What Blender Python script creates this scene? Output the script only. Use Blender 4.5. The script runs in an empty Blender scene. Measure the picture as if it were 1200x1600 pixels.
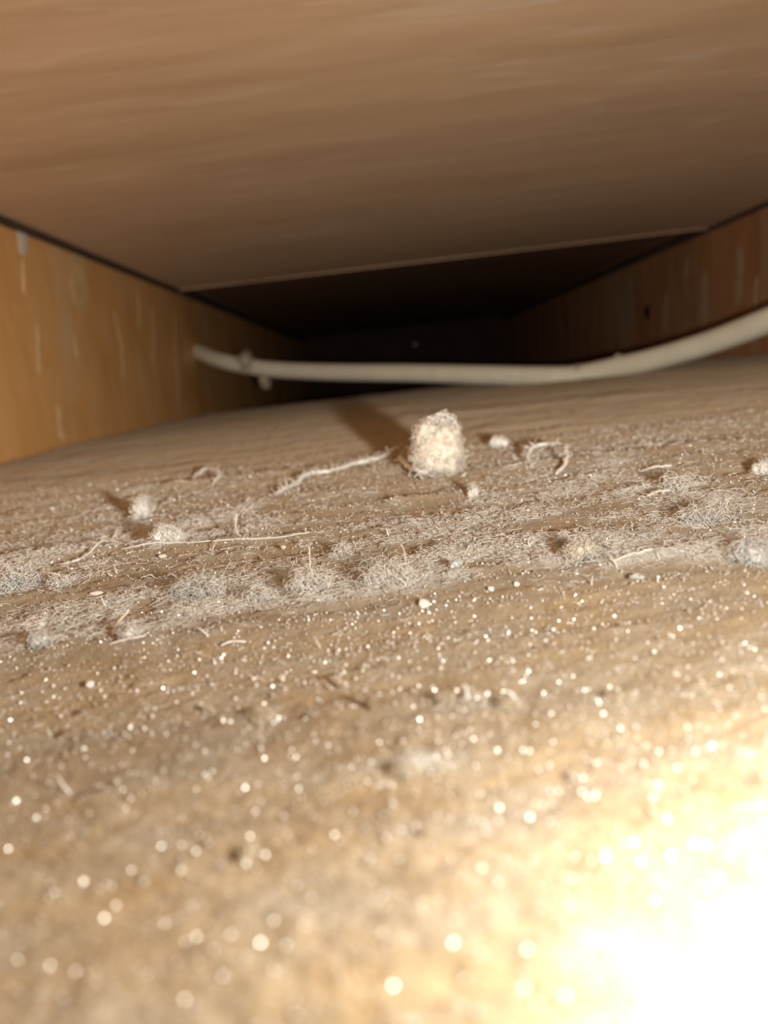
import bpy, math
import numpy as np
from mathutils import Matrix, Vector

# ---------------------------------------------------------------- scale and camera
U = 0.02            # camera height above the dusty board, metres; all sizes below are in this unit
F = 1200.0          # focal length in pixels of the 1200 x 1600 frame
rng = np.random.default_rng(7)
scene = bpy.context.scene
COL = scene.collection

def camera_axes(roll=6.4, vp=(594.0, 583.0)):
    y = np.array([(vp[0] - 600) / F, -(vp[1] - 800) / F, -1.0]); y /= np.linalg.norm(y)
    t = math.radians(roll)
    z = np.array([-math.sin(t), math.cos(t), 0.0]); z -= y * (z @ y); z /= np.linalg.norm(z)
    return np.array([np.cross(y, z), y, z])
AX = camera_axes()

cam_data = bpy.data.cameras.new('camera'); cam = bpy.data.objects.new('camera', cam_data); COL.objects.link(cam)
cam_data.sensor_fit = 'VERTICAL'; cam_data.sensor_height = 36.0; cam_data.lens = 36.0 * F / 1600.0
cam_data.clip_start = 0.001; cam_data.clip_end = 20
mw = Matrix([list(AX[i]) + [0] for i in range(3)] + [[0, 0, 0, 1]])
mw.translation = Vector((0, 0, U)); cam.matrix_world = mw
cam_data.dof.use_dof = True
cam_data.dof.focus_distance = 4.35 * U
cam_data.dof.aperture_fstop = cam_data.lens / (0.044 * U * 1000.0)
scene.camera = cam

world = bpy.data.worlds.new('world'); scene.world = world; world.use_nodes = True
world.node_tree.nodes['Background'].inputs[0].default_value = (0.010, 0.008, 0.006, 1)
world.node_tree.nodes['Background'].inputs[1].default_value = 1.0

# the phone torch beside the lens: one small lamp
LIGHT_POS = (1.00, 0.56, 0.68)
Q_NEAR, A_FAR, R_HALF = 1.7, 76.0, 12.0     # strength close by, strength far off, distance at which it has half risen
ld = bpy.data.lights.new('phone_torch', 'POINT'); ld.energy = 0.055; ld.color = (0.98, 0.95, 0.89)
ld.shadow_soft_size = 0.10 * U; ld.use_nodes = True
lt = ld.node_tree; em = lt.nodes['Emission']
fo = lt.nodes.new('ShaderNodeLightFalloff'); fo.inputs['Strength'].default_value = 1.0
def lmath(op, a, b=None, c=None):
    n = lt.nodes.new('ShaderNodeMath'); n.operation = op
    for i, q in enumerate((a, b, c)):
        if q is None: continue
        if hasattr(q, 'links'): lt.links.new(q, n.inputs[i])
        else: n.inputs[i].default_value = q
    return n.outputs[0]
r3 = lmath('POWER', lmath('MULTIPLY', fo.outputs['Linear'], 1.0 / (U * R_HALF)), 2.7)
near = lmath('MULTIPLY_ADD', lmath('POWER', lmath('MULTIPLY', fo.outputs['Linear'], 1.0 / (U * 1.12)), -4.0), Q_NEAR, Q_NEAR)
lt.links.new(lmath('MULTIPLY_ADD', lmath('DIVIDE', r3, lmath('ADD', r3, 1.0)), A_FAR, near), em.inputs['Strength'])
lamp = bpy.data.objects.new('phone_torch', ld); COL.objects.link(lamp)
lamp.location = [c * U for c in LIGHT_POS]

scene.cycles.light_sampling_threshold = 0.0
scene.cycles.max_bounces = 5; scene.cycles.diffuse_bounces = 3; scene.cycles.glossy_bounces = 2
vs = scene.view_settings
vs.view_transform = 'Standard'; vs.look = 'None'; vs.gamma = 1.0; vs.use_curve_mapping = False; vs.exposure = 0.0

# ---------------------------------------------------------------- measures of the void
XL, XR, ZC = -8.75, 15.4, 5.68       # left joist face, right joist face, underside of the front board
YN, YF, YE, YB = -3.0, 39.0, 36.0, 95.0   # near end, far end of the dusty board, far edge of front ceiling board, back

def ray(px, py):
    return AX @ np.array([px - 600.0, 800.0 - py, -F])
def on_floor(px, py):
    d = ray(px, py); t = -1.0 / d[2]; return np.array([0, 0, 1.0]) + t * d
def on_x(px, py, x):
    d = ray(px, py); return np.array([0, 0, 1.0]) + d * (x / d[0])
def at_depth(px, py, y):
    d = ray(px, py); return np.array([0, 0, 1.0]) + d * (y / d[1])

# ---------------------------------------------------------------- helpers
def tag(o, label=None, cat=None, group=None, kind=None):
    if label: o['label'] = label
    if cat: o['category'] = cat
    if group: o['group'] = group
    if kind: o['kind'] = kind
    return o

def mesh_np(name, v, f, mat, parent=None, smooth=False):
    """v (n,3) in camera-height units, f (m,k) indices -> one mesh object with its origin at its base"""
    v = np.asarray(v, dtype=np.float64); f = np.asarray(f, dtype=np.int32)
    me = bpy.data.meshes.new(name)
    me.vertices.add(len(v)); me.vertices.foreach_set('co', (v * U).astype(np.float32).ravel())
    k = f.shape[1]
    me.loops.add(f.size); me.loops.foreach_set('vertex_index', f.ravel())
    me.polygons.add(len(f))
    me.polygons.foreach_set('loop_start', np.arange(0, f.size, k, dtype=np.int32))
    me.polygons.foreach_set('loop_total', np.full(len(f), k, dtype=np.int32))
    me.polygons.foreach_set('use_smooth', np.full(len(f), bool(smooth)))
    me.update(calc_edges=True); me.validate()
    if mat: me.materials.append(mat)
    o = bpy.data.objects.new(name, me); COL.objects.link(o)
    if parent: o.parent = parent
    return o

def join(parts):
    vs_, fs_, n = [], [], 0
    for v, f in parts:
        vs_.append(v); fs_.append(np.asarray(f) + n); n += len(v)
    return np.concatenate(vs_), np.concatenate(fs_)

def box(x0, x1, y0, y1, z0, z1):
    v = np.array([[x, y, z] for x in (x0, x1) for y in (y0, y1) for z in (z0, z1)], float)
    f = np.array([[0, 1, 3, 2], [4, 6, 7, 5], [0, 4, 5, 1], [2, 3, 7, 6], [0, 2, 6, 4], [1, 5, 7, 3]])
    return v, f

def _hash(ix, iy, seed):
    h = (ix.astype(np.int64) * 374761393 + iy.astype(np.int64) * 668265263 + seed * 974711) & 0xFFFFFFFF
    h = ((h ^ (h >> 13)) * 1274126177) & 0xFFFFFFFF
    h = h ^ (h >> 16)
    return (h & 0xFFFF) / 65535.0
def noise(x, y, seed=0):
    ix, iy = np.floor(x), np.floor(y); fx, fy = x - ix, y - iy
    u, v = fx * fx * (3 - 2 * fx), fy * fy * (3 - 2 * fy)
    a, b = _hash(ix, iy, seed), _hash(ix + 1, iy, seed)
    c, d = _hash(ix, iy + 1, seed), _hash(ix + 1, iy + 1, seed)
    return (a + (b - a) * u) * (1 - v) + (c + (d - c) * u) * v - 0.5
def fbm(x, y, seed=0, octv=3):
    s, a = 0, 1.0
    for k in range(octv):
        s = s + a * noise(x * 2 ** k, y * 2 ** k, seed + k * 17); a *= 0.5
    return s

# where dust lies thick: (pixel of the middle, half widths across and along the void, strength)
PATCH = [((40, 915), .50, .40, 1.0), ((110, 960), .50, .25, .9), ((215, 950), .45, .25, .9), ((300, 925), .40, .28, 1.0),
         ((400, 935), .35, .25, .9), ((480, 920), .38, .28, 1.0), ((580, 905), .40, .25, .9), ((640, 885), .35, .35, .8),
         ((60, 1005), .25, .12, .9), ((200, 985), .25, .12, .9), ((250, 835), .60, .5, .8), ((120, 850), 1.0, .6, 0.33),
         ((30, 870), .6, .5, .7), ((880, 865), .30, .45, .7), ((1060, 765), .50, .70, .8), ((1100, 830), .50, .45, .9),
         ((1180, 860), .22, .25, 1.0), ((980, 860), .45, .4, .6), ((780, 780), .60, .7, 0.28), ((450, 790), .8, .8, 0.25),
         ((960, 700), 1.2, 1.2, 0.22), ((200, 780), 1.2, 1.2, 0.28), ((640, 830), .8, .6, .35), ((860, 730), .7, .9, 0.28),
         ((780, 1095), .16, .05, .9), ((640, 1190), .12, .05, .7), ((970, 1085), .14, .05, .7), ((420, 1110), .10, .05, .6)]
PATCH = [(on_floor(*p), a, b, s) for p, a, b, s in PATCH]
def dust_at(x, y):
    d = 0.02 + 0.24 * np.clip((y - 1.6) / 2.4, 0, 1)
    for c, a, b, s in PATCH:
        d = d + s * np.exp(-((x - c[0]) / a) ** 2 - ((y - c[1]) / b) ** 2)
    d = d * (0.75 + 1.1 * fbm(x * 3.1, y * 4.0, 91))
    return np.clip(d, 0, 1)

# raised grain lines and small ledges running across the board: (pixel, pixel, height, width)
RIDGE = [((150, 770), (560, 728), .035, .10), ((190, 858), (490, 838), .022, .03), ((590, 790), (745, 768), .030, .04),
         ((380, 815), (600, 792), .020, .05), ((0, 1035), (420, 985), .018, .06), ((640, 905), (1010, 868), .020, .05),
         ((700, 745), (1190, 690), .030, .12), ((900, 900), (1180, 845), .020, .05), ((0, 880), (180, 858), .020, .05),
         ((430, 1120), (800, 1090), .014, .03), ((60, 1180), (420, 1150), .012, .03), ((600, 660), (1100, 610), .05, .5)]
RIDGE = [(on_floor(*a), on_floor(*b), h, w) for a, b, h, w in RIDGE]
def height(x, y):
    h = 0.05 * noise(x * .35, y * .5, 1)
    h = h + 0.030 * fbm(x * .45 + .8 * noise(x * .6, y * .6, 5), y * 3.2, 2, 3) * np.clip(.35 + y / 6, .4, 1)
    h = h + 0.018 * fbm(x * 5.0, y * 8.0, 3, 3)
    h = h + 0.010 * fbm(x * 22.0, y * 26.0, 4, 2)
    # stretched pits of the open grain
    p = fbm(x * 2.2, y * 13.0, 6, 2)
    h = h - 0.020 * np.clip(p - .34, 0, 1)
    h = h + 0.030 * np.clip((y - 4) / 5, 0, 1) * fbm(x * 2.0, y * 2.6, 14, 3)
    for a, b, hh, w in RIDGE:
        t = (x - a[0]) / (b[0] - a[0]); yy = a[1] + t * (b[1] - a[1]) + .04 * noise(x * 3, 0 * x, 8)
        m = np.clip(np.minimum(t, 1 - t) * 6, 0, 1)
        d = y - yy
        h = h + hh * m * np.where(d < 0, np.exp(-(d / w) ** 2), np.exp(-(d / (w * 3)) ** 2))
    h = h + 0.020 * dust_at(x, y) * (0.5 + fbm(x * 16, y * 16, 12, 3))
    return h

# ---------------------------------------------------------------- materials
def new_mat(name):
    m = bpy.data.materials.new(name); m.use_nodes = True
    m.cycles.use_bump_map_correction = False
    nt = m.node_tree; return m, nt, nt.nodes, nt.links, nt.nodes['Principled BSDF']
def coords(nt, sx, sy, sz):
    tc = nt.nodes.new('ShaderNodeTexCoord'); mp = nt.nodes.new('ShaderNodeMapping')
    mp.inputs['Scale'].default_value = (sx / U, sy / U, sz / U)
    nt.links.new(tc.outputs['Object'], mp.inputs['Vector']); return mp.outputs['Vector']
def tnoise(nt, vec, scale=1.0, detail=4.0, rough=0.6, dist=0.0):
    n = nt.nodes.new('ShaderNodeTexNoise'); n.inputs['Scale'].default_value = scale
    n.inputs['Detail'].default_value = detail; n.inputs['Roughness'].default_value = rough
    n.inputs['Distortion'].default_value = dist
    nt.links.new(vec, n.inputs['Vector']); return n.outputs['Fac']
def ramp(nt, fac, stops):
    r = nt.nodes.new('ShaderNodeValToRGB'); e = r.color_ramp.elements
    e[0].position, e[0].color = stops[0][0], (*stops[0][1], 1)
    e[1].position, e[1].color = stops[-1][0], (*stops[-1][1], 1)
    for p, c in stops[1:-1]:
        k = e.new(p); k.color = (*c, 1)
    nt.links.new(fac, r.inputs['Fac']); return r.outputs['Color']
def mixc(nt, fac, a, b, mode='MIX'):
    m = nt.nodes.new('ShaderNodeMix'); m.data_type = 'RGBA'; m.blend_type = mode
    if hasattr(fac, 'links'): nt.links.new(fac, m.inputs[0])
    else: m.inputs[0].default_value = fac
    for s, i in ((a, 6), (b, 7)):
        if hasattr(s, 'links'): nt.links.new(s, m.inputs[i])
        else: m.inputs[i].default_value = (*s, 1)
    return m.outputs[2]
def bump(nt, bsdf, fac, strength, dist):
    b = nt.nodes.new('ShaderNodeBump'); b.inputs['Strength'].default_value = strength; b.inputs['Distance'].default_value = dist * U
    nt.links.new(fac, b.inputs['Height'])
    nt.links.new(b.outputs['Normal'], bsdf.inputs['Normal'])
    return b

def floor_mat():
    m, nt, n, l, b = new_mat('dusty_board')
    g = tnoise(nt, coords(nt, .35, 2.6, 1), 1.0, 5, .6, .3)
    wood = ramp(nt, g, [(.30, (.20, .118, .045)), (.50, (.33, .215, .092)), (.70, (.44, .310, .150))])
    fine = tnoise(nt, coords(nt, 3, 14, 3), 1.0, 4, .65)
    wood = mixc(nt, .35, wood, ramp(nt, fine, [(.3, (.17, .105, .05)), (.7, (.42, .31, .185))]))
    dv = tnoise(nt, coords(nt, 9, 12, 9), 1.0, 5, .7)
    dust = ramp(nt, dv, [(.25, (.215, .188, .140)), (.5, (.320, .285, .220)), (.75, (.46, .42, .345))])
    at = n.new('ShaderNodeAttribute'); at.attribute_name = 'dust'
    ad = n.new('ShaderNodeMath'); ad.operation = 'MULTIPLY_ADD'; ad.use_clamp = True
    sp = tnoise(nt, coords(nt, 2.2, 5.0, 2), 1.0, 4, .65)
    sr = n.new('ShaderNodeMapRange'); sr.inputs[1].default_value = .35; sr.inputs[2].default_value = .65
    sr.inputs[3].default_value = .0; sr.inputs[4].default_value = .55
    l.new(sp, sr.inputs[0])
    l.new(at.outputs['Fac'], ad.inputs[0]); ad.inputs[1].default_value = .85; l.new(sr.outputs[0], ad.inputs[2])
    sq = n.new('ShaderNodeMapRange'); sq.inputs[1].default_value = .35; sq.inputs[2].default_value = 1.0; sq.inputs[3].default_value = 0.0; sq.inputs[4].default_value = .85
    l.new(at.outputs['Fac'], sq.inputs[0])
    dust = mixc(nt, sq.outputs[0], dust, ramp(nt, dv, [(.3, (.36, .335, .285)), (.7, (.74, .71, .64))]))
    l.new(mixc(nt, ad.outputs[0], wood, dust), b.inputs['Base Color'])
    b.inputs['Roughness'].default_value = .85; b.inputs['Diffuse Roughness'].default_value = 1.0
    b.inputs['Specular IOR Level'].default_value = .25
    b.inputs['Sheen Weight'].default_value = .2; b.inputs['Sheen Roughness'].default_value = .5
    b.inputs['Sheen Tint'].default_value = (1, .93, .84, 1)
    fb = tnoise(nt, coords(nt, 40, 55, 40), 1.0, 4, .7)
    bump(nt, b, fb, .9, .016)
    return m

def wood_mat(name, dark, mid, pale, stretch, streak=None, streak_col=(.6, .5, .38), rough=.55, bumpd=0, streak_lo=.58, streak_hi=.74, spec=.4, sheen=0.0):
    m, nt, n, l, b = new_mat(name)
    g = tnoise(nt, coords(nt, *stretch), 1.0, 6, .62, .4)
    c = ramp(nt, g, [(.28, dark), (.50, mid), (.74, pale)])
    g2 = tnoise(nt, coords(nt, *[s * 5 for s in stretch]), 1.0, 4, .6)
    c = mixc(nt, .30, c, ramp(nt, g2, [(.3, dark), (.7, pale)]))
    if streak:
        s = tnoise(nt, coords(nt, *streak), 1.0, 3, .6, .6)
        s = ramp(nt, s, [(streak_lo, (0, 0, 0)), (streak_hi, (.75, .75, .75))])
        c = mixc(nt, s, c, streak_col)
    l.new(c, b.inputs['Base Color'])
    b.inputs['Roughness'].default_value = rough; b.inputs['Specular IOR Level'].default_value = spec
    b.inputs['Sheen Weight'].default_value = sheen; b.inputs['Sheen Roughness'].default_value = .5; b.inputs['Sheen Tint'].default_value = (.85, .66, .48, 1)
    if bumpd: bump(nt, b, g2, .35, bumpd)
    return m

def plain(name, col, rough=.7, spec=.3, vary=.15, scale=8, sheen=0.0, sub=0.0, metal=0.0):
    m, nt, n, l, b = new_mat(name)
    v = tnoise(nt, coords(nt, scale, scale, scale), 1.0, 3, .6)
    lo = tuple(c * (1 - vary) for c in col); hi = tuple(min(1, c * (1 + vary)) for c in col)
    l.new(ramp(nt, v, [(.3, lo), (.7, hi)]), b.inputs['Base Color'])
    b.inputs['Roughness'].default_value = rough; b.inputs['Specular IOR Level'].default_value = spec
    b.inputs['Sheen Weight'].default_value = sheen; b.inputs['Metallic'].default_value = metal
    return m

M_FLOOR = floor_mat()
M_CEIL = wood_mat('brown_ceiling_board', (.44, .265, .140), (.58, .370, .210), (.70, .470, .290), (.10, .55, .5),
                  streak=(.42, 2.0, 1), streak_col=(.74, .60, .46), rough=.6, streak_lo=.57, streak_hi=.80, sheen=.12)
M_CEIL2 = wood_mat('rear_ceiling_board_shaded', (.20, .105, .055), (.30, .170, .09), (.40, .235, .13), (.10, .55, .5), rough=.7)  # shade on the set-back board is put into this darker wood colour
M_LEFT = wood_mat('orange_joist', (.60, .275, .078), (.84, .455, .155), (.92, .58, .26), (.3, .22, .10),
                  streak=(.5, .55, .16), streak_col=(.80, .60, .36), rough=.5, streak_lo=.56, streak_hi=.78)
M_RIGHT = wood_mat('red_brown_joist', (.36, .150, .06), (.56, .255, .105), (.70, .39, .19), (.3, .30, .08),
                   streak=(.5, .42, .09), streak_col=(.60, .42, .26), rough=.6, streak_lo=.50, streak_hi=.72)
M_DARK = wood_mat('dark_wood_and_gap_shade', (.05, .028, .018), (.08, .045, .028), (.12, .07, .045), (.3, .3, .3), rough=.85)  # rear wood, also the colour of the strips painted as gap shade
M_DRIP = plain('dried_pale_drip', (.78, .70, .56), .45, .5, .12, 2)
M_DRIP_TAN = plain('dried_tan_smear', (.80, .52, .24), .6, .2, .15, 2)
M_DRIP_BROWN = plain('dried_brown_smear', (.56, .37, .21), .6, .2, .15, 2)
M_KNOT = plain('dark_knot', (.03, .015, .01), .9, .1)
M_FIBRE = plain('pale_lint', (.88, .84, .76), .9, .2, .12, 3, sheen=.3)
M_FIBRE_WARM = plain('cream_lint', (.88, .80, .67), .9, .2, .08, 3, sheen=.3)
M_FIBRE_COOL = plain('bluish_white_lint', (.80, .785, .73), .9, .2, .10, 3, sheen=.3)
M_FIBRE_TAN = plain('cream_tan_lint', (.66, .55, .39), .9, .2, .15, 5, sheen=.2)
M_CRUMB = plain('dust_crumb', (.62, .53, .42), .95, .1, .2, 6)
M_GRAIN = plain('glittering_grain', (.80, .74, .65), .38, 1.0, .05, 3, metal=.5)
gt = M_GRAIN.node_tree; gv = tnoise(gt, coords(gt, 25, 25, 25), 1.0, 2, .5)
gm = gt.nodes.new('ShaderNodeMapRange'); gm.inputs[1].default_value = .35; gm.inputs[2].default_value = .65; gm.inputs[3].default_value = .34; gm.inputs[4].default_value = .58
gt.links.new(gv, gm.inputs[0]); gt.links.new(gm.outputs[0], gt.nodes['Principled BSDF'].inputs['Roughness'])
M_FLAKE = plain('white_flake', (.95, .92, .85), .35, .8, .03)
M_CABLE = plain('white_cable_sheath', (.86, .81, .64), .5, .4, .06, 1.5)
M_SPLINT = plain('dark_splinter', (.14, .085, .045), .8, .2)
M_NAIL = plain('nail_steel', (.6, .58, .52), .3, .5, .1, 3, metal=1.0)

# ---------------------------------------------------------------- the setting
# floor board: a relief mesh, denser near the middle of the void
NX, NY = 640, 820
sx = np.linspace(math.asinh((XL + .06) / 1.4), math.asinh((XR - .06) / 1.4), NX)
xs = 1.4 * np.sinh(sx)
sy = np.linspace(math.asinh((YN - 1.5) / .9), math.asinh((YF - 1.5) / .9), NY)
ys = 1.5 + .9 * np.sinh(sy)
gx, gy = np.meshgrid(xs, ys)
gz = height(gx, gy)
v = np.stack([gx, gy, gz], -1).reshape(-1, 3)
ii = np.arange(NX * NY).reshape(NY, NX)
f = np.stack([ii[:-1, :-1], ii[:-1, 1:], ii[1:, 1:], ii[1:, :-1]], -1).reshape(-1, 4)
# turned-down rim so that the board has thickness
rim_idx = np.concatenate([ii[0, :], ii[1:, -1], ii[-1, -2::-1], ii[-2:0:-1, 0]])
rv = v[rim_idx].copy(); rv[:, 2] = -1.0
nb = len(v); nr = len(rim_idx)
j = np.arange(nr); j2 = (j + 1) % nr
rf = np.stack([rim_idx[j], nb + j, nb + j2, rim_idx[j2]], -1)
floor = mesh_np('floor', np.concatenate([v, rv]), np.concatenate([f, rf]), M_FLOOR, smooth=True)
tag(floor, 'dusty wooden board with raised grain filling the lower half of the picture', None, None, 'structure')
da = floor.data.attributes.new('dust', 'FLOAT', 'POINT')
dv = np.concatenate([dust_at(v[:, 0], v[:, 1]), np.zeros(nr)]); da.data.foreach_set('value', dv.astype(np.float32))

def structure(name, geo, mat, label, parent=None):
    o = mesh_np(name, *geo, mat, parent)
    if not parent: tag(o, label, None, None, 'structure')
    return o

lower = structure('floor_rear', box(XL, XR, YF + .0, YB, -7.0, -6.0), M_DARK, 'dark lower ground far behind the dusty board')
wl = structure('wall_left', box(XL - 2, XL, YN, YB, -6, ZC + 1.6), M_LEFT, 'orange varnished joist face with pale drips on the left')
wr = structure('wall_right', box(XR, XR + 2, YN, YB, -6, ZC + 1.6), M_RIGHT, 'red brown streaked joist face on the right')
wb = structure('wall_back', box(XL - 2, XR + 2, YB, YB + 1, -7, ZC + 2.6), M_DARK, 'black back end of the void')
ceil_root = structure('ceiling', box(XL - 2, XR + 2, YN, YB, ZC + 1.6, ZC + 2.6), M_DARK, 'brown boards overhead closing the void')

def board(name, x0, x1, y0, y1, z0, z1, mat, bev, parent):
    # a plank whose lower edges are eased
    prof = [(y0, z1), (y0, z0 + bev), (y0 + bev, z0), (y1 - bev, z0), (y1, z0 + bev), (y1, z1)]
    n = len(prof); vv = np.array([[x, a, c] for x in (x0, x1) for a, c in prof])
    ff = [[i, (i + 1) % n, n + (i + 1) % n, n + i] for i in range(n)]
    o = mesh_np(name, vv, ff, mat, parent)
    mm = bpy.data.meshes.new(name + '_ends')
    import bmesh
    bm = bmesh.new(); bm.from_mesh(o.data); bm.verts.ensure_lookup_table()
    bm.faces.new([bm.verts[i] for i in range(n)]); bm.faces.new([bm.verts[n + i] for i in reversed(range(n))])
    bmesh.ops.recalc_face_normals(bm, faces=bm.faces); [setattr(q, 'smooth', False) for q in bm.faces]; bm.to_mesh(o.data); bm.free(); bpy.data.meshes.remove(mm)
    return o
fb_ = board('ceiling_board', XL + .22, XR - .22, YN, YE, ZC, ZC + 1.6, M_CEIL, .12, ceil_root)
fb_['label'] = 'near brown ceiling board with a pale far edge'
es = mesh_np('edge_strip', *box(XL + .24, XR - .24, YE - .30, YE - .14, ZC - .05, ZC + .05), M_CEIL, fb_)
es['label'] = 'pale raised strip along the far edge'
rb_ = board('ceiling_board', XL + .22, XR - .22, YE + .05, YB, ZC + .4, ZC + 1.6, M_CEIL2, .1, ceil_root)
rb_['label'] = 'set-back ceiling board, coloured darker for shade, behind the near one'

for nm, x0, x1, lab in (('gap_shade_1', XL - .02, XL + .23, 'thin dark strip painted as gap shade along the top of the left joist'), ('gap_shade_2', XR - .23, XR + .02, 'thin dark strip painted as gap shade along the top of the right joist')):
    structure(nm, box(x0, x1, YN, YB, ZC - .13, ZC + .3), M_DARK, lab)  # dark strips stand in for the shadow line between joists and ceiling
# pale dried drips and smears standing proud of the joist faces
def drip(wall_x, top, bottom, wpx, mat, parent, side, name='dried_drip', head=1.0, tail=.5, thick=.03):
    a, b = on_x(*top, wall_x), on_x(*bottom, wall_x)
    depth = .5 * (a[1] + b[1]); w = wpx * depth / F * 1.9 * .5
    K, S = 16, 7
    vv, ff = [], []
    off = rng.uniform(0, 50)
    for k in range(K):
        t = k / (K - 1); c = a + (b - a) * t
        prof = (head * (1 - t) + tail * t) * (.75 + .6 * float(noise(np.array([off + t * 5.0]), np.array([.5]), 3)[0] + .5)) * min(1, .25 + 6 * t, .15 + 5 * (1 - t))
        sh = w * .5 * float(noise(np.array([off + t * 3]), np.array([7.5]), 4)[0])
        for s in range(S):
            u = -1 + 2 * s / (S - 1)
            d = thick * (1 - u * u) ** .6 * min(1, .2 + 5 * t, .1 + 5 * (1 - t))
            vv.append([wall_x - side * (d - .004), c[1] + sh + u * w * prof, c[2]])
    for k in range(K - 1):
        for s in range(S - 1):
            i = k * S + s; q = [i, i + 1, i + S + 1, i + S]
            ff.append(q)
    return mesh_np(name, np.array(vv), np.array(ff), mat, parent, True)

for top, bot, w, mt, hd, tl, lab in [
        ((34, 357), (37, 400), 20, M_DRIP, 1.0, .8, 'thick pale drip under the ceiling'), ((37, 402), (38, 465), 9, M_DRIP_TAN, .9, .4, None),
        ((122, 392), (126, 490), 40, M_DRIP_TAN, 1.0, .9, 'broad tan smear'), ((92, 628), (100, 692), 22, M_DRIP_TAN, .5, 1.1, None),
        ((178, 480), (190, 540), 10, M_DRIP_TAN, .5, 1.0, None), ((188, 512), (196, 600), 9, M_DRIP_TAN, 1.0, .5, None),
        ((118, 520), (121, 560), 13, M_DRIP_TAN, .6, .8, None), ((239, 470), (241, 580), 9, M_DRIP_TAN, .6, 1.0, None),
        ((272, 480), (281, 650), 10, M_DRIP_TAN, .5, 1.1, None), ((215, 440), (219, 520), 9, M_DRIP_TAN, .6, .5, None),
        ((60, 500), (63, 590), 16, M_DRIP_TAN, .5, .8, None)]:
    o = drip(XL, top, bot, w, mt, wl, -1, head=hd, tail=tl)
    if lab: o['label'] = lab
for top, bot, w, hd, tl in [((1155, 385), (1152, 480), 18, 1.0, .5), ((1100, 420), (1096, 515), 20, .8, 1.1), ((1075, 400), (1070, 440), 9, .6, .8),
                            ((985, 425), (983, 520), 14, .7, 1.0), ((1040, 455), (1036, 520), 16, .7, .8), ((930, 460), (928, 535), 9, .7, .6),
                            ((892, 470), (893, 560), 9, .7, .7), ((1182, 430), (1178, 500), 12, .6, .9)]:
    drip(XR, top, bot, w, M_DRIP_BROWN, wr, 1, head=hd, tail=tl)
k0 = on_x(1011, 488, XR)
def lens(name, c, ry, rz, d, mat, parent, side):
    a = np.linspace(0, 2 * math.pi, 13)[:-1]
    vv = [[c[0] - side * d, c[1], c[2]]] + [[c[0] - side * d * .8, c[1] + .6 * ry * math.cos(t), c[2] + .6 * rz * math.sin(t)] for t in a] + \
         [[c[0], c[1] + ry * math.cos(t), c[2] + rz * math.sin(t)] for t in a]
    ff = [[0, 1 + i, 1 + (i + 1) % 12, 1 + (i + 1) % 12] for i in range(12)]
    ff = [[0, 1 + i, 1 + (i + 1) % 12] for i in range(12)]
    for i in range(12):
        i2 = (i + 1) % 12; ff += [[1 + i, 13 + i, 13 + i2], [1 + i, 13 + i2, 1 + i2]]
    return mesh_np(name, np.array(vv), np.array(ff), mat, parent, True)
kn = lens('knot', k0, .45, .42, .03, M_KNOT, wr, 1); kn['label'] = 'dark knot hole'

# ---------------------------------------------------------------- cable
CP = [((306, 549), 38.2), ((340, 562), 36.6), ((390, 573), 35.4), ((450, 579), 34.4), ((540, 582), 32.8), ((640, 583), 31.2), ((760, 586), 29.4),
      ((860, 588), 28.0), ((905, 586), 27.4), ((960, 575), 26.5), ((1030, 559), 25.2), ((1110, 535), 23.6), ((1200, 501), 21.6), ((1300, 458), 19.6), ((1420, 405), 17.6)]
pts = [at_depth(*p, y) for p, y in CP]
pts[0][0] = XL + .01
pts.append(np.array([XR - 1.2, pts[-1][1] - 1.0, pts[-1][2] + .9])); pts.append(np.array([XR, pts[-1][1] - .6, pts[-1][2] + .3]))
P = np.array(pts)
def spline(P, n):
    # Catmull-Rom through the points
    out = []
    E = np.vstack([2 * P[0] - P[1], P, 2 * P[-1] - P[-2]])
    for i in range(1, len(E) - 2):
        for t in np.linspace(0, 1, n, endpoint=False):
            a, b, c, d = E[i - 1], E[i], E[i + 1], E[i + 2]
            out.append(.5 * ((2 * b) + (c - a) * t + (2 * a - 5 * b + 4 * c - d) * t * t + (3 * b - a - 3 * c + d) * t ** 3))
    out.append(P[-1]); return np.array(out)

def tubes(P, R, sides=3, caps=False):
    """P (N,K,3) poly-lines, R (N,K) radii -> one tube per line"""
    N, K, _ = P.shape
    T = np.gradient(P, axis=1); T /= np.linalg.norm(T, axis=2, keepdims=True) + 1e-9
    ref = np.where(np.abs(T[..., 2:3]) > .9, np.array([1., 0, 0]), np.array([0, 0, 1.]))
    A = np.cross(T, ref); A /= np.linalg.norm(A, axis=2, keepdims=True) + 1e-9
    B = np.cross(T, A)
    ang = np.arange(sides) * 2 * math.pi / sides
    V = P[:, :, None, :] + R[:, :, None, None] * (A[:, :, None, :] * np.cos(ang)[None, None, :, None] + B[:, :, None, :] * np.sin(ang)[None, None, :, None])
    idx = np.arange(N * K * sides).reshape(N, K, sides)
    nx = np.roll(idx, -1, axis=2)
    Fq = np.stack([idx[:, :-1], nx[:, :-1], nx[:, 1:], idx[:, 1:]], -1).reshape(-1, 4)
    return V.reshape(-1, 3), Fq

SP = spline(P, 8)
cable = mesh_np('cable', *tubes(SP[None], np.full((1, len(SP)), .36), 16), M_CABLE, smooth=True)
tag(cable, 'cream white round cable strung from the left joist across to the right', 'cable')

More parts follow.
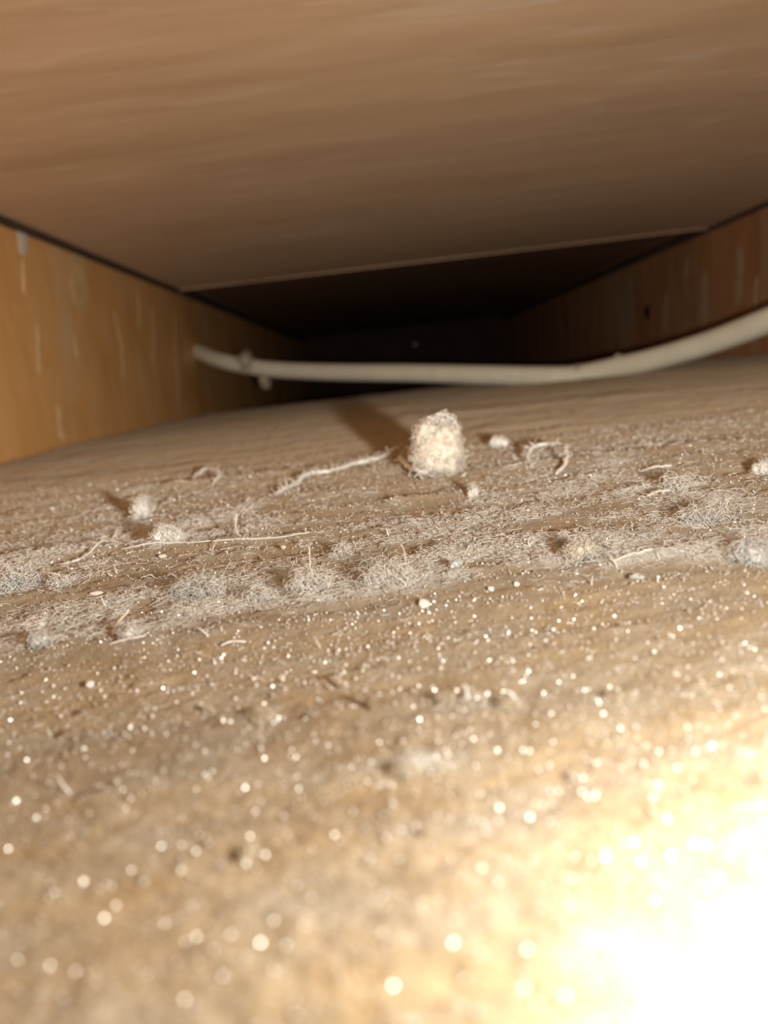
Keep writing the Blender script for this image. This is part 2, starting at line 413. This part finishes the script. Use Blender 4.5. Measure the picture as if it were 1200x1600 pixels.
# ---------------------------------------------------------------- fibres
def unit(n):
    d = rng.normal(size=(n, 3)); return d / np.linalg.norm(d, axis=1, keepdims=True)
def walks(start, d0, step, K, curl, jitter, flat=0.0):
    n = len(start); P = np.zeros((n, K, 3)); P[:, 0] = start; d = d0.copy()
    ax = unit(n) * curl
    if flat: ax[:, :2] *= (1 - flat)
    for k in range(1, K):
        d = d + np.cross(ax, d) + rng.normal(size=(n, 3)) * jitter
        if flat: d[:, 2] *= (1 - flat)
        d /= np.linalg.norm(d, axis=1, keepdims=True)
        P[:, k] = P[:, k - 1] + d * step[:, None]
    return P
def seat_on_floor(P, r):
    # keep every point on or above the board
    g = height(P[..., 0], P[..., 1]) + r
    P[..., 2] = np.maximum(P[..., 2], g); return P

def tuft_geo(c, blobs, n, length, rad, curl=.6, jitter=.35, K=7, shell=.35, loose=(.8, 1.4)):
    """curly fibres filling a set of ellipsoid blobs given about the base point c"""
    w = np.array([b[3] * b[4] * b[5] for b in blobs]) ** .67; w /= w.sum()
    ids = rng.choice(len(blobs), n, p=w)
    B = np.array(blobs)[ids]
    r = rng.uniform(shell, 1, n) ** .5
    s = unit(n) * r[:, None] * B[:, 3:6] + B[:, 0:3] + c
    L = length * rng.uniform(.5, 1.4, n)
    W = walks(s, unit(n), L / (K - 1), K, curl, jitter)
    # draw stray points back so the outline holds
    cen = (B[:, 0:3] + c)[:, None, :]; q = (W - cen) / B[:, None, 3:6]
    m = np.linalg.norm(q, axis=2, keepdims=True); lim = rng.uniform(*loose, (n, 1, 1))
    W = cen + (W - cen) * np.minimum(1, lim / np.maximum(m, 1e-6))
    W = seat_on_floor(W, rad)
    R = rad * rng.uniform(.6, 1.3, (n, 1)) * np.ones((1, K)); R[:, -1] *= .4
    return tubes(W, R)

def blob_geo(c, blobs, shrink=.8, seed=0):
    import bmesh
    parts = []
    for i, b in enumerate(blobs):
        bm = bmesh.new(); bmesh.ops.create_icosphere(bm, subdivisions=3, radius=1.0)
        vv = np.array([q.co[:] for q in bm.verts]); ff = np.array([[q.index for q in p.verts] for p in bm.faces]); bm.free()
        vv = vv * (1 + .45 * fbm(vv[:, 0:1] * 3 + 7 * i, vv[:, 1:2] * 3 + vv[:, 2:3] * 2.3, 30 + seed, 3))
        vv = vv * np.array(b[3:6]) * shrink + np.array(b[0:3]) + c
        vv[:, 2] = np.maximum(vv[:, 2], c[2] - .01)
        parts.append((vv, ff))
    return join(parts)

def px(p, n):   # n pixels at the board point p, in units
    return n * math.hypot(p[1], p[0]) / F

# the big ball of lint
bc = on_floor(688, 745); bc[2] = float(height(np.array([bc[0]]), np.array([bc[1]]))[0])
s = px(bc, 100)     # a hundred pixels
BL = [(.02, 0, .32, .40, .36, .36), (-.13, 0, .62, .24, .24, .26), (.13, .02, .55, .27, .26, .28), (.10, 0, .22, .34, .3, .24), (-.12, 0, .30, .30, .3, .28)]
BL = [tuple(q * s for q in b) for b in BL]
ball = bpy.data.objects.new('lint_ball', None); COL.objects.link(ball)
tag(ball, 'largest cream ball of fluffy lint standing on the dusty board', 'lint')
mesh_np('matted_core', *blob_geo(bc, BL, .84, 1), M_FIBRE_WARM, ball, True)
mesh_np('fluff', *tuft_geo(bc, BL, 3600, .18 * s, .0048 * s, K=6), M_FIBRE_WARM, ball, True)
st = [(.14, 0, .86, .17, .14, .12), (-.1, 0, .84, .1, .1, .06), (.26, 0, .74, .1, .1, .1)]
mesh_np('stray_fibres', *tuft_geo(bc, [tuple(q * s for q in b) for b in st], 90, .35 * s, .008 * s, curl=.8), M_FIBRE, ball)

def thread(name, pix, lift, rad, mat, label, group=None, fuzz=0, wob=.01, cat='fibre', n=8):
    g = np.array([on_floor(*p) for p in pix])
    g[:, 2] = height(g[:, 0], g[:, 1]) + np.array(lift)
    S = spline(g, n)
    S[:, 0] += wob * fbm(np.arange(len(S)) * .35, np.zeros(len(S)), 55); S[:, 2] += wob * fbm(np.arange(len(S)) * .35, np.zeros(len(S)) + 9.5, 56)
    S = seat_on_floor(S, rad * .6)
    R = rad * (1 + .6 * fbm(np.arange(len(S)) * .6, np.zeros(len(S)) + 3.5, 57)); R[0] *= .4; R[-1] *= .4
    parts = [tubes(S[None], R[None], 5)]
    if fuzz:
        a = S[rng.integers(0, len(S), fuzz)] + rng.normal(size=(fuzz, 3)) * rad * .8
        W = seat_on_floor(walks(a, unit(fuzz), np.full(fuzz, rad * .9), 6, .5, .4), rad * .25)
        parts.append(tubes(W, np.full((fuzz, 6), rad * .22)))
    o = mesh_np(name, *join(parts), mat, None, True)
    return tag(o, label, cat, group)

thread('lint_strand', [(428, 776), (455, 764), (480, 749), (515, 741), (560, 729), (595, 722), (624, 713)], [.0, .01, .02, .02, .03, .05, .10], .019, M_FIBRE,
       'long fuzzy strand trailing left from the big lint ball', fuzz=160, wob=.05)
thread('lint_strand', [(622, 721), (636, 738), (650, 750), (668, 752)], [.06, .07, .07, .07], .022, M_FIBRE, 'short hooked strand joining the big lint ball', fuzz=30, wob=.03)
thread('lint_strand', [(638, 732), (648, 727), (664, 727)], [.10, .14, .17], .018, M_FIBRE_WARM, 'tiny straight strand above the hooked one on the big lint ball', fuzz=20, wob=.02)
thread('curled_fibre', [(832, 738), (826, 725), (836, 717), (856, 715), (880, 718), (889, 727), (884, 735), (870, 741)], [.0, .06, .10, .13, .13, .10, .06, .0], .017, M_FIBRE,
       'looped pale fibre curled into a ring right of the big lint ball', fuzz=50, wob=.03)
thread('curled_fibre', [(302, 752), (306, 744), (322, 739), (338, 742), (345, 750), (336, 756)], [.0, .04, .07, .07, .04, 0], .014, M_FIBRE,
       'faint curled fibre ring on the far left of the board', fuzz=40, wob=.03)
thread('lying_fibre', [(188, 861), (240, 856), (300, 852), (370, 848), (430, 844), (488, 838)], [.01] * 6, .0050, M_FIBRE, 'long thin straight fibre lying across the left of the board', fuzz=40)
thread('lying_fibre', [(92, 884), (130, 876), (160, 860), (172, 845), (185, 828)], [.01, .02, .04, .03, .02], .007, M_FIBRE, 'bent thin fibre climbing the dust on the left', fuzz=50)
thread('lying_fibre', [(955, 893), (985, 884), (1022, 877)], [.01, .015, .01], .006, M_FIBRE_WARM, 'short thin fibre lying below the right dust patch', fuzz=12)
thread('lying_fibre', [(1000, 741), (1025, 736), (1050, 735)], [.02, .03, .02], .010, M_FIBRE, 'short pale fibre lying behind the right dust patch', fuzz=14)
thread('lying_fibre', [(1010, 787), (1030, 782), (1048, 778)], [.02, .03, .02], .008, M_FIBRE_WARM, 'short cream fibre left below the wispy right tuft', fuzz=10)
thread('lying_fibre', [(177, 1004), (186, 990), (198, 978), (205, 973)], [.01, .03, .05, .06], .006, M_FIBRE_WARM, 'stiff leaning fibre in the pale tuft at lower left', wob=.0)
thread('lying_fibre', [(172, 1017), (200, 1012), (230, 1006)], [.006, .01, .006], .004, M_FIBRE_WARM, 'very thin fibre under the pale tuft at lower left', wob=.0)
thread('lying_fibre', [(522, 1062), (533, 1072), (545, 1081)], [.02, .02, .02], .006, M_FIBRE_WARM, 'small bright fibre lying at the middle of the board', wob=.0)
thread('lying_fibre', [(345, 1010), (362, 1006), (385, 1003)], [.01, .012, .01], .004, M_FIBRE, 'small pale fibre below the fluffy band', wob=.0)
thread('standing_fibre', [(640, 908), (637, 896), (633, 884), (628, 882)], [0, .03, .08, .1], .004, M_FIBRE_WARM, 'upright wispy fibre at right end of the fluffy band', fuzz=6)
thread('standing_fibre', [(486, 902), (487, 893), (487, 886)], [0, .05, .11], .004, M_FIBRE, 'upright wispy fibre at middle of the fluffy band', fuzz=6)
thread('standing_fibre', [(372, 842), (371, 838), (374, 834)], [0, .07, .16], .007, M_FIBRE, 'upright fuzzy fibre standing on the long thin one', fuzz=30)
thread('standing_fibre', [(330, 862), (337, 858), (341, 852)], [0, .03, .05], .004, M_FIBRE, 'tiny bent fibre under the long thin one', fuzz=4)

TUFTS = [  # pixel of the base, width, height in pixels, fibres, wiry, material, label
    ((226, 806), 38, 40, 420, 0, M_FIBRE, 'small pale upright tuft of lint on the far left of the board'),
    ((265, 850), 58, 30, 420, 0, M_FIBRE, 'low wide pale tuft of lint touching the long thin fibre'),
    ((208, 812), 16, 22, 90, 1, M_FIBRE, 'tiny wiry wisp left of the small upright tuft'),
    ((741, 777), 22, 30, 220, 0, M_FIBRE, 'tiny pale tuft just below right of the big lint ball'),
    ((781, 699), 30, 24, 260, 0, M_FIBRE, 'blurred small tuft just right of the big lint ball'),
    ((902, 882), 58, 40, 620, 0, M_FIBRE_WARM, 'rounded cream tuft with a dark shadow at its left, right of centre'),
    ((880, 858), 26, 22, 120, 1, M_FIBRE_COOL, 'wispy bluish tuft behind the rounded cream one'),
    ((1186, 882), 84, 42, 900, 0, M_FIBRE_COOL, 'broad bluish white tuft at the right edge of the picture'),
    ((1058, 772), 60, 32, 380, 1, M_FIBRE, 'wispy tuft of lint on the right, behind the matted patch'),
    ((1098, 822), 90, 26, 520, 1, M_FIBRE, 'flat matted patch of lint fibres on the right'),
    ((1194, 744), 30, 24, 260, 0, M_FIBRE, 'small far tuft at the right edge of the picture'),
    ((322, 932), 95, 42, 520, 1, M_FIBRE_COOL, 'tangled wiry web of lint left of centre'),
    ((24, 922), 70, 40, 420, 1, M_FIBRE_COOL, 'wiry web of lint at the left edge'),
    ((90, 918), 40, 22, 160, 1, M_FIBRE, 'loose wisp of lint beside the web at the left edge'),
    ((478, 930), 80, 34, 520, 1, M_FIBRE, 'tangled lint in the middle of the fluffy band'),
    ((606, 912), 84, 32, 520, 1, M_FIBRE, 'tangled lint at the right end of the fluffy band'),
    ((400, 940), 70, 24, 320, 1, M_FIBRE, 'thin lint between the web and the fluffy band'),
    ((62, 1016), 44, 22, 260, 0, M_FIBRE_COOL, 'pale bluish tuft with a long dark shadow at lower left'),
    ((205, 1004), 56, 24, 300, 0, M_FIBRE, 'pale tuft with a stiff leaning fibre at lower left'),
    ((535, 874), 36, 24, 110, 1, M_FIBRE, 'loose wisp of lint above the fluffy band'),
    ((712, 895), 30, 16, 160, 0, M_FIBRE_COOL, 'small bluish fluff right of the fluffy band'),
    ((995, 908), 22, 10, 120, 0, M_FIBRE_COOL, 'tiny grey speck of fluff below the rounded cream tuft'),
    ((690, 1098), 46, 12, 200, 1, M_FIBRE, 'blurred cream crumb of lint in the lower middle'),
    ((792, 1102), 60, 16, 260, 1, M_FIBRE, 'blurred row of cream lint right of the lower middle'),
    ((972, 1090), 44, 14, 220, 1, M_FIBRE, 'blurred cream lint on the lower right'),
    ((1094, 1080), 30, 11, 140, 1, M_FIBRE, 'blurred bright lint near the lower right edge'),
    ((412, 1118), 50, 18, 240, 1, M_FIBRE, 'blurred grey lint on the lower left'),
    ((326, 1106), 24, 16, 140, 1, M_FIBRE, 'blurred lint with a dark slit shadow on the lower left'),
    ((632, 1204), 54, 20, 260, 1, M_FIBRE, 'largest blurred cream lint low in the middle'),
    ((386, 1330), 40, 20, 200, 1, M_FIBRE, 'very blurred cream lint near the bottom'),
]
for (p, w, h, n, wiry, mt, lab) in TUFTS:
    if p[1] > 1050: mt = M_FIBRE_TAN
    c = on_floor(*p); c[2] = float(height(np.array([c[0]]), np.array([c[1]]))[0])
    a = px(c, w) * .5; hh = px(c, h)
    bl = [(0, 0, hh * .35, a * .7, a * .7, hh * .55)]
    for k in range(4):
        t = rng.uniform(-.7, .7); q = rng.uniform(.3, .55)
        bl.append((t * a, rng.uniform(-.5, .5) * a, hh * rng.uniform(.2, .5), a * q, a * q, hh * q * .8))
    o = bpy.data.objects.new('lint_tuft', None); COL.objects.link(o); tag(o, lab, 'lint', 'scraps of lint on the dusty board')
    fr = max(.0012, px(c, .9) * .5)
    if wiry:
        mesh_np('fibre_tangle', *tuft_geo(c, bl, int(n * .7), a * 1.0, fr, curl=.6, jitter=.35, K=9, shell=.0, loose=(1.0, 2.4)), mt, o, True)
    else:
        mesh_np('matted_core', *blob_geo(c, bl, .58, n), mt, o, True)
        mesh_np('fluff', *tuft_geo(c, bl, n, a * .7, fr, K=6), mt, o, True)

# lint caught on the cable
def near_cable(pxl, py, y, w, h, n, label):
    c = at_depth(pxl, py, y); a = w * y / F * .5; hh = h * y / F * .5
    bl = [(0, 0, 0, a, a, hh), (a * .3, 0, -hh * .5, a * .6, a * .6, hh * .7)]
    o = bpy.data.objects.new('cable_lint', None); COL.objects.link(o); tag(o, label, 'lint', 'lint caught on the cable')
    mesh_np('matted_core', *blob_geo(c, bl, .6, n), M_FIBRE_TAN, o, True)
    mesh_np('fluff', *tuft_geo(c, bl, n, a, .02, K=6), M_FIBRE_TAN, o, True)
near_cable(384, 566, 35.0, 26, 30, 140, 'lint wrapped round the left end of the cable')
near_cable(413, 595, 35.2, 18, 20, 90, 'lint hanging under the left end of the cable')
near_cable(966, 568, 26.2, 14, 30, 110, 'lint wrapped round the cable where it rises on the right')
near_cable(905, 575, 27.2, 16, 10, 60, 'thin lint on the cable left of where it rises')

# nail glint on the back wall
nc = at_depth(649, 538, YB - .2)
import bmesh
bm = bmesh.new(); bmesh.ops.create_uvsphere(bm, u_segments=12, v_segments=8, radius=.35)
vv = np.array([q.co[:] for q in bm.verts]); ff = [[q.index for q in p.verts] for p in bmesh.ops.triangulate(bm, faces=bm.faces)['faces']]; bm.free()
vv[:, 1] *= .5
nail = mesh_np('nail_head', vv + nc, np.array(ff), M_NAIL, None, True)
tag(nail, 'single glinting nail head on the black back end', 'nail')

# flakes and splinters
def chip(name, p, w, h, mat, label, cat, rot=0.0, tilt=.3, thick=.25, group=None):
    c = on_floor(*p); c[2] = float(height(np.array([c[0]]), np.array([c[1]]))[0])
    a, b = px(c, w) * .5, px(c, h) * .5
    k = 9; t = np.arange(k) * 2 * math.pi / k; rr = rng.uniform(.75, 1.15, k)
    up = np.stack([a * rr * np.cos(t), b * rr * np.sin(t), np.full(k, b * thick)], 1); dn = up * [1.05, 1.05, -1]
    vv = np.concatenate([up, dn, [[0, 0, b * thick * 1.6]], [[0, 0, -b * thick]]])
    i = np.arange(k); i2 = (i + 1) % k
    ff = np.concatenate([np.stack([i, i2, np.full(k, 2 * k)], 1), np.stack([k + i2, k + i, np.full(k, 2 * k + 1)], 1), np.stack([i, k + i, k + i2], 1), np.stack([i, k + i2, i2], 1)])
    R = np.array(Matrix.Rotation(rot, 3, 'Z') @ Matrix.Rotation(tilt, 3, 'X'))
    vv = vv @ R.T + c + [0, 0, b * (thick + abs(math.sin(tilt)) * .8)]
    return tag(mesh_np(name, vv, ff, mat), label, cat, group)
FG = 'tiny flakes on the dusty board'
chip('flake', (663, 949), 18, 18, M_FLAKE, 'brightest white flake in the middle of the board', 'flake', .1, .5, group=FG)
chip('flake', (768, 924), 10, 10, M_FLAKE, 'small white flake right of the brightest one', 'flake', .3, .6, group=FG)
chip('flake', (808, 917), 9, 9, M_FLAKE, 'small white flake below the rounded cream tuft', 'flake', .0, .6, group=FG)
chip('flake', (443, 859), 8, 8, M_FLAKE, 'tiny white flake just under the long thin fibre', 'flake', .2, .5, group=FG)
chip('flake', (254, 871), 12, 9, M_FLAKE, 'tiny white flake under the low wide tuft', 'flake', .2, .4, group=FG)
chip('flake', (151, 933), 18, 9, M_FLAKE, 'slim white flake in the dust at left', 'flake', .1, .4, group=FG)
chip('flake', (140, 1066), 12, 12, M_FLAKE, 'pale blurred flake at lower left', 'flake', .1, .6, group=FG)
chip('flake', (782, 838), 14, 9, M_FLAKE, 'slim pale flake behind the rounded cream tuft', 'flake', .1, .5, group=FG)
def splinter(p, q, wpx, label):
    a, b = on_floor(*p), on_floor(*q)
    a[2] = float(height(np.array([a[0]]), np.array([a[1]]))[0]); L = px(a, abs(p[1] - q[1]))
    top = a + np.array([(q[0] - p[0]) * a[1] / F, .02, L])
    line = np.linspace(a - [0, 0, .01], top, 7); r = px(a, wpx) * .5 * np.array([.9, 1, .95, .85, .7, .45, .1])
    line[1:-1] += rng.normal(size=(5, 3)) * r[0] * .2
    o = mesh_np('splinter', *tubes(line[None], r[None], 5), M_SPLINT); tag(o, label, 'splinter', 'splinters on the dusty board')
splinter((578, 1110), (573, 1083), 9, 'dark upright splinter in the lower middle of the board')
splinter((657, 1310), (664, 1296), 10, 'dark blurred splinter near the bottom bright area')

# ---------------------------------------------------------------- loose dust nobody could count
dust = bpy.data.objects.new('loose_dust', None); COL.objects.link(dust)
tag(dust, 'loose layer of pale fibres, glittering grains and crumbs covering the board', 'dust', None, 'stuff')
def scatter(n, y0, y1, weight, xlim=1.0):
    out = np.zeros((0, 2))
    while len(out) < n:
        m = n * 3
        y = y0 + (y1 - y0) * rng.uniform(0, 1, m) ** 1.0
        x = rng.uniform(XL + .2, XR - .2, m)
        keep = (np.abs(x - .04 * y) < .62 * y + xlim) & (rng.uniform(0, 1, m) < weight(x, y))
        out = np.concatenate([out, np.stack([x, y], 1)[keep]])
    return out[:n]

xy = scatter(15000, .4, 10.0, lambda x, y: (dust_at(x, y) ** 3 + .003) * np.clip((10 - y) / 5, .15, 1))
g = height(xy[:, 0], xy[:, 1]); n = len(xy)
K = 7
d0 = unit(n); d0[:, 2] = np.abs(d0[:, 2]) * .7
Lf = rng.uniform(.03, .13, n)
W = walks(np.stack([xy[:, 0], xy[:, 1], g], 1), d0 / np.linalg.norm(d0, axis=1, keepdims=True), Lf / (K - 1), K, .55, .35, .25)
top = g[:, None] + rng.uniform(.006, .035, (n, 1)); W[..., 2] = np.minimum(W[..., 2], top)
rad = np.clip(.00036 * xy[:, 1], .0010, .0026) * rng.uniform(.7, 1.3, n)
W = seat_on_floor(W, .002)
fz = mesh_np('dust_fuzz', *tubes(W, rad[:, None] * np.ones((1, K))), M_FIBRE, dust, True)
fz['kind'] = 'stuff'; fz['label'] = 'fine pale dust fibres'

xy = scatter(240, .8, 9.0, lambda x, y: .15 + .6 * dust_at(x, y))
n = len(xy); d0 = unit(n) * .45; d0[:, 2] = 1; d0 /= np.linalg.norm(d0, axis=1, keepdims=True)
hb = rng.uniform(.02, .07, n)
W = walks(np.stack([xy[:, 0], xy[:, 1], height(xy[:, 0], xy[:, 1]) - .003], 1), d0, hb / 5, 6, .2, .25)
ub = mesh_np('upright_bits', *tubes(W, (hb * rng.uniform(.035, .08, n))[:, None] * np.array([1.2, 1.1, 1.0, .9, .7, .3])[None], 4), M_FIBRE, dust, True)
ub['kind'] = 'stuff'; ub['label'] = 'short upright scraps of dust'

OCT = np.array([[1, 0, 0], [-1, 0, 0], [0, 1, 0], [0, -1, 0], [0, 0, 1], [0, 0, -1]], float)
OF = np.array([[0, 2, 4], [2, 1, 4], [1, 3, 4], [3, 0, 4], [2, 0, 5], [1, 2, 5], [3, 1, 5], [0, 3, 5]])
def bits(xy, size, squash, lean=None):
    n = len(xy); g = height(xy[:, 0], xy[:, 1])
    sc = size[:, None] * rng.uniform(.6, 1.3, (n, 3)); sc[:, 2] *= squash
    vv = OCT[None] * sc[:, None, :] * rng.uniform(.7, 1.25, (n, 6, 1)) + rng.normal(size=(n, 6, 3)) * size[:, None, None] * .15
    q = rng.normal(size=(n, 4)); q /= np.linalg.norm(q, axis=1, keepdims=True); w_, x_, y_, z_ = q.T
    R = np.stack([np.stack([1 - 2 * (y_ * y_ + z_ * z_), 2 * (x_ * y_ - z_ * w_), 2 * (x_ * z_ + y_ * w_)], -1),
                  np.stack([2 * (x_ * y_ + z_ * w_), 1 - 2 * (x_ * x_ + z_ * z_), 2 * (y_ * z_ - x_ * w_)], -1),
                  np.stack([2 * (x_ * z_ - y_ * w_), 2 * (y_ * z_ + x_ * w_), 1 - 2 * (x_ * x_ + y_ * y_)], -1)], -2)
    if lean is not None:      # flat flakes, broad face turned towards the opening so that they glint
        nrm = np.array([0.05, -.95, .29]) + rng.normal(size=(n, 3)) * np.array([1.7, .6, 1.0]) * lean; nrm /= np.linalg.norm(nrm, axis=1, keepdims=True)
        t1 = np.cross(nrm, unit(n)); t1 /= np.linalg.norm(t1, axis=1, keepdims=True); t2 = np.cross(nrm, t1)
        R = np.stack([t1, t2, nrm], -1)
        k6 = np.arange(6) * math.pi / 3
        ring = np.stack([np.cos(k6), np.sin(k6), 0 * k6], -1)[None] * rng.uniform(.75, 1.2, (n, 6, 1)) * size[:, None, None]
        vv = np.concatenate([ring + [0, 0, 1] * (size * .18)[:, None, None], ring * 1.05 - [0, 0, 1] * (size * .18)[:, None, None]], 1)
        vv = np.einsum('nij,nkj->nki', R, vv)
        vv[..., 0] += xy[:, 0:1]; vv[..., 1] += xy[:, 1:2]; vv[..., 2] += (g + size * .6)[:, None]
        F12 = np.array([[0, 1, 2], [0, 2, 3], [0, 3, 4], [0, 4, 5], [6, 8, 7], [6, 9, 8], [6, 10, 9], [6, 11, 10]] + [[i, i + 6, (i + 1) % 6 + 6] for i in range(6)] + [[i, (i + 1) % 6 + 6, (i + 1) % 6] for i in range(6)])
        ff = F12[None] + (np.arange(n) * 12)[:, None, None]
        return vv.reshape(-1, 3), ff.reshape(-1, 3)
    vv = np.einsum('nij,nkj->nki', R, vv)
    vv[..., 0] += xy[:, 0:1]; vv[..., 1] += xy[:, 1:2]; vv[..., 2] += (g + size * .7)[:, None]
    ff = OF[None] + (np.arange(n) * 6)[:, None, None]
    return vv.reshape(-1, 3), ff.reshape(-1, 3)
xy = np.concatenate([scatter(13000, .35, 3.2, lambda x, y: .5 + .4 * dust_at(x, y), .9), scatter(28000, 3.0, 10.0, lambda x, y: .35 + .5 * dust_at(x, y))])
gr = mesh_np('glitter_grains', *bits(xy, (.0016 + .0040 * rng.uniform(0, 1, len(xy)) ** 1.8) * np.clip(.85 + xy[:, 1] / 24, .85, 1.2), 1.0, .30), M_GRAIN, dust)
gr['kind'] = 'stuff'; gr['label'] = 'tiny glittering grains'
xy = scatter(2400, .3, 11.0, lambda x, y: .05 + .8 * dust_at(x, y))
cr = mesh_np('dust_crumbs', *bits(xy, rng.uniform(.004, .012, len(xy)) * np.clip(.6 + xy[:, 1] / 14, .6, 1.2), .8), M_CRUMB, dust)
cr['kind'] = 'stuff'; cr['label'] = 'small dull crumbs'
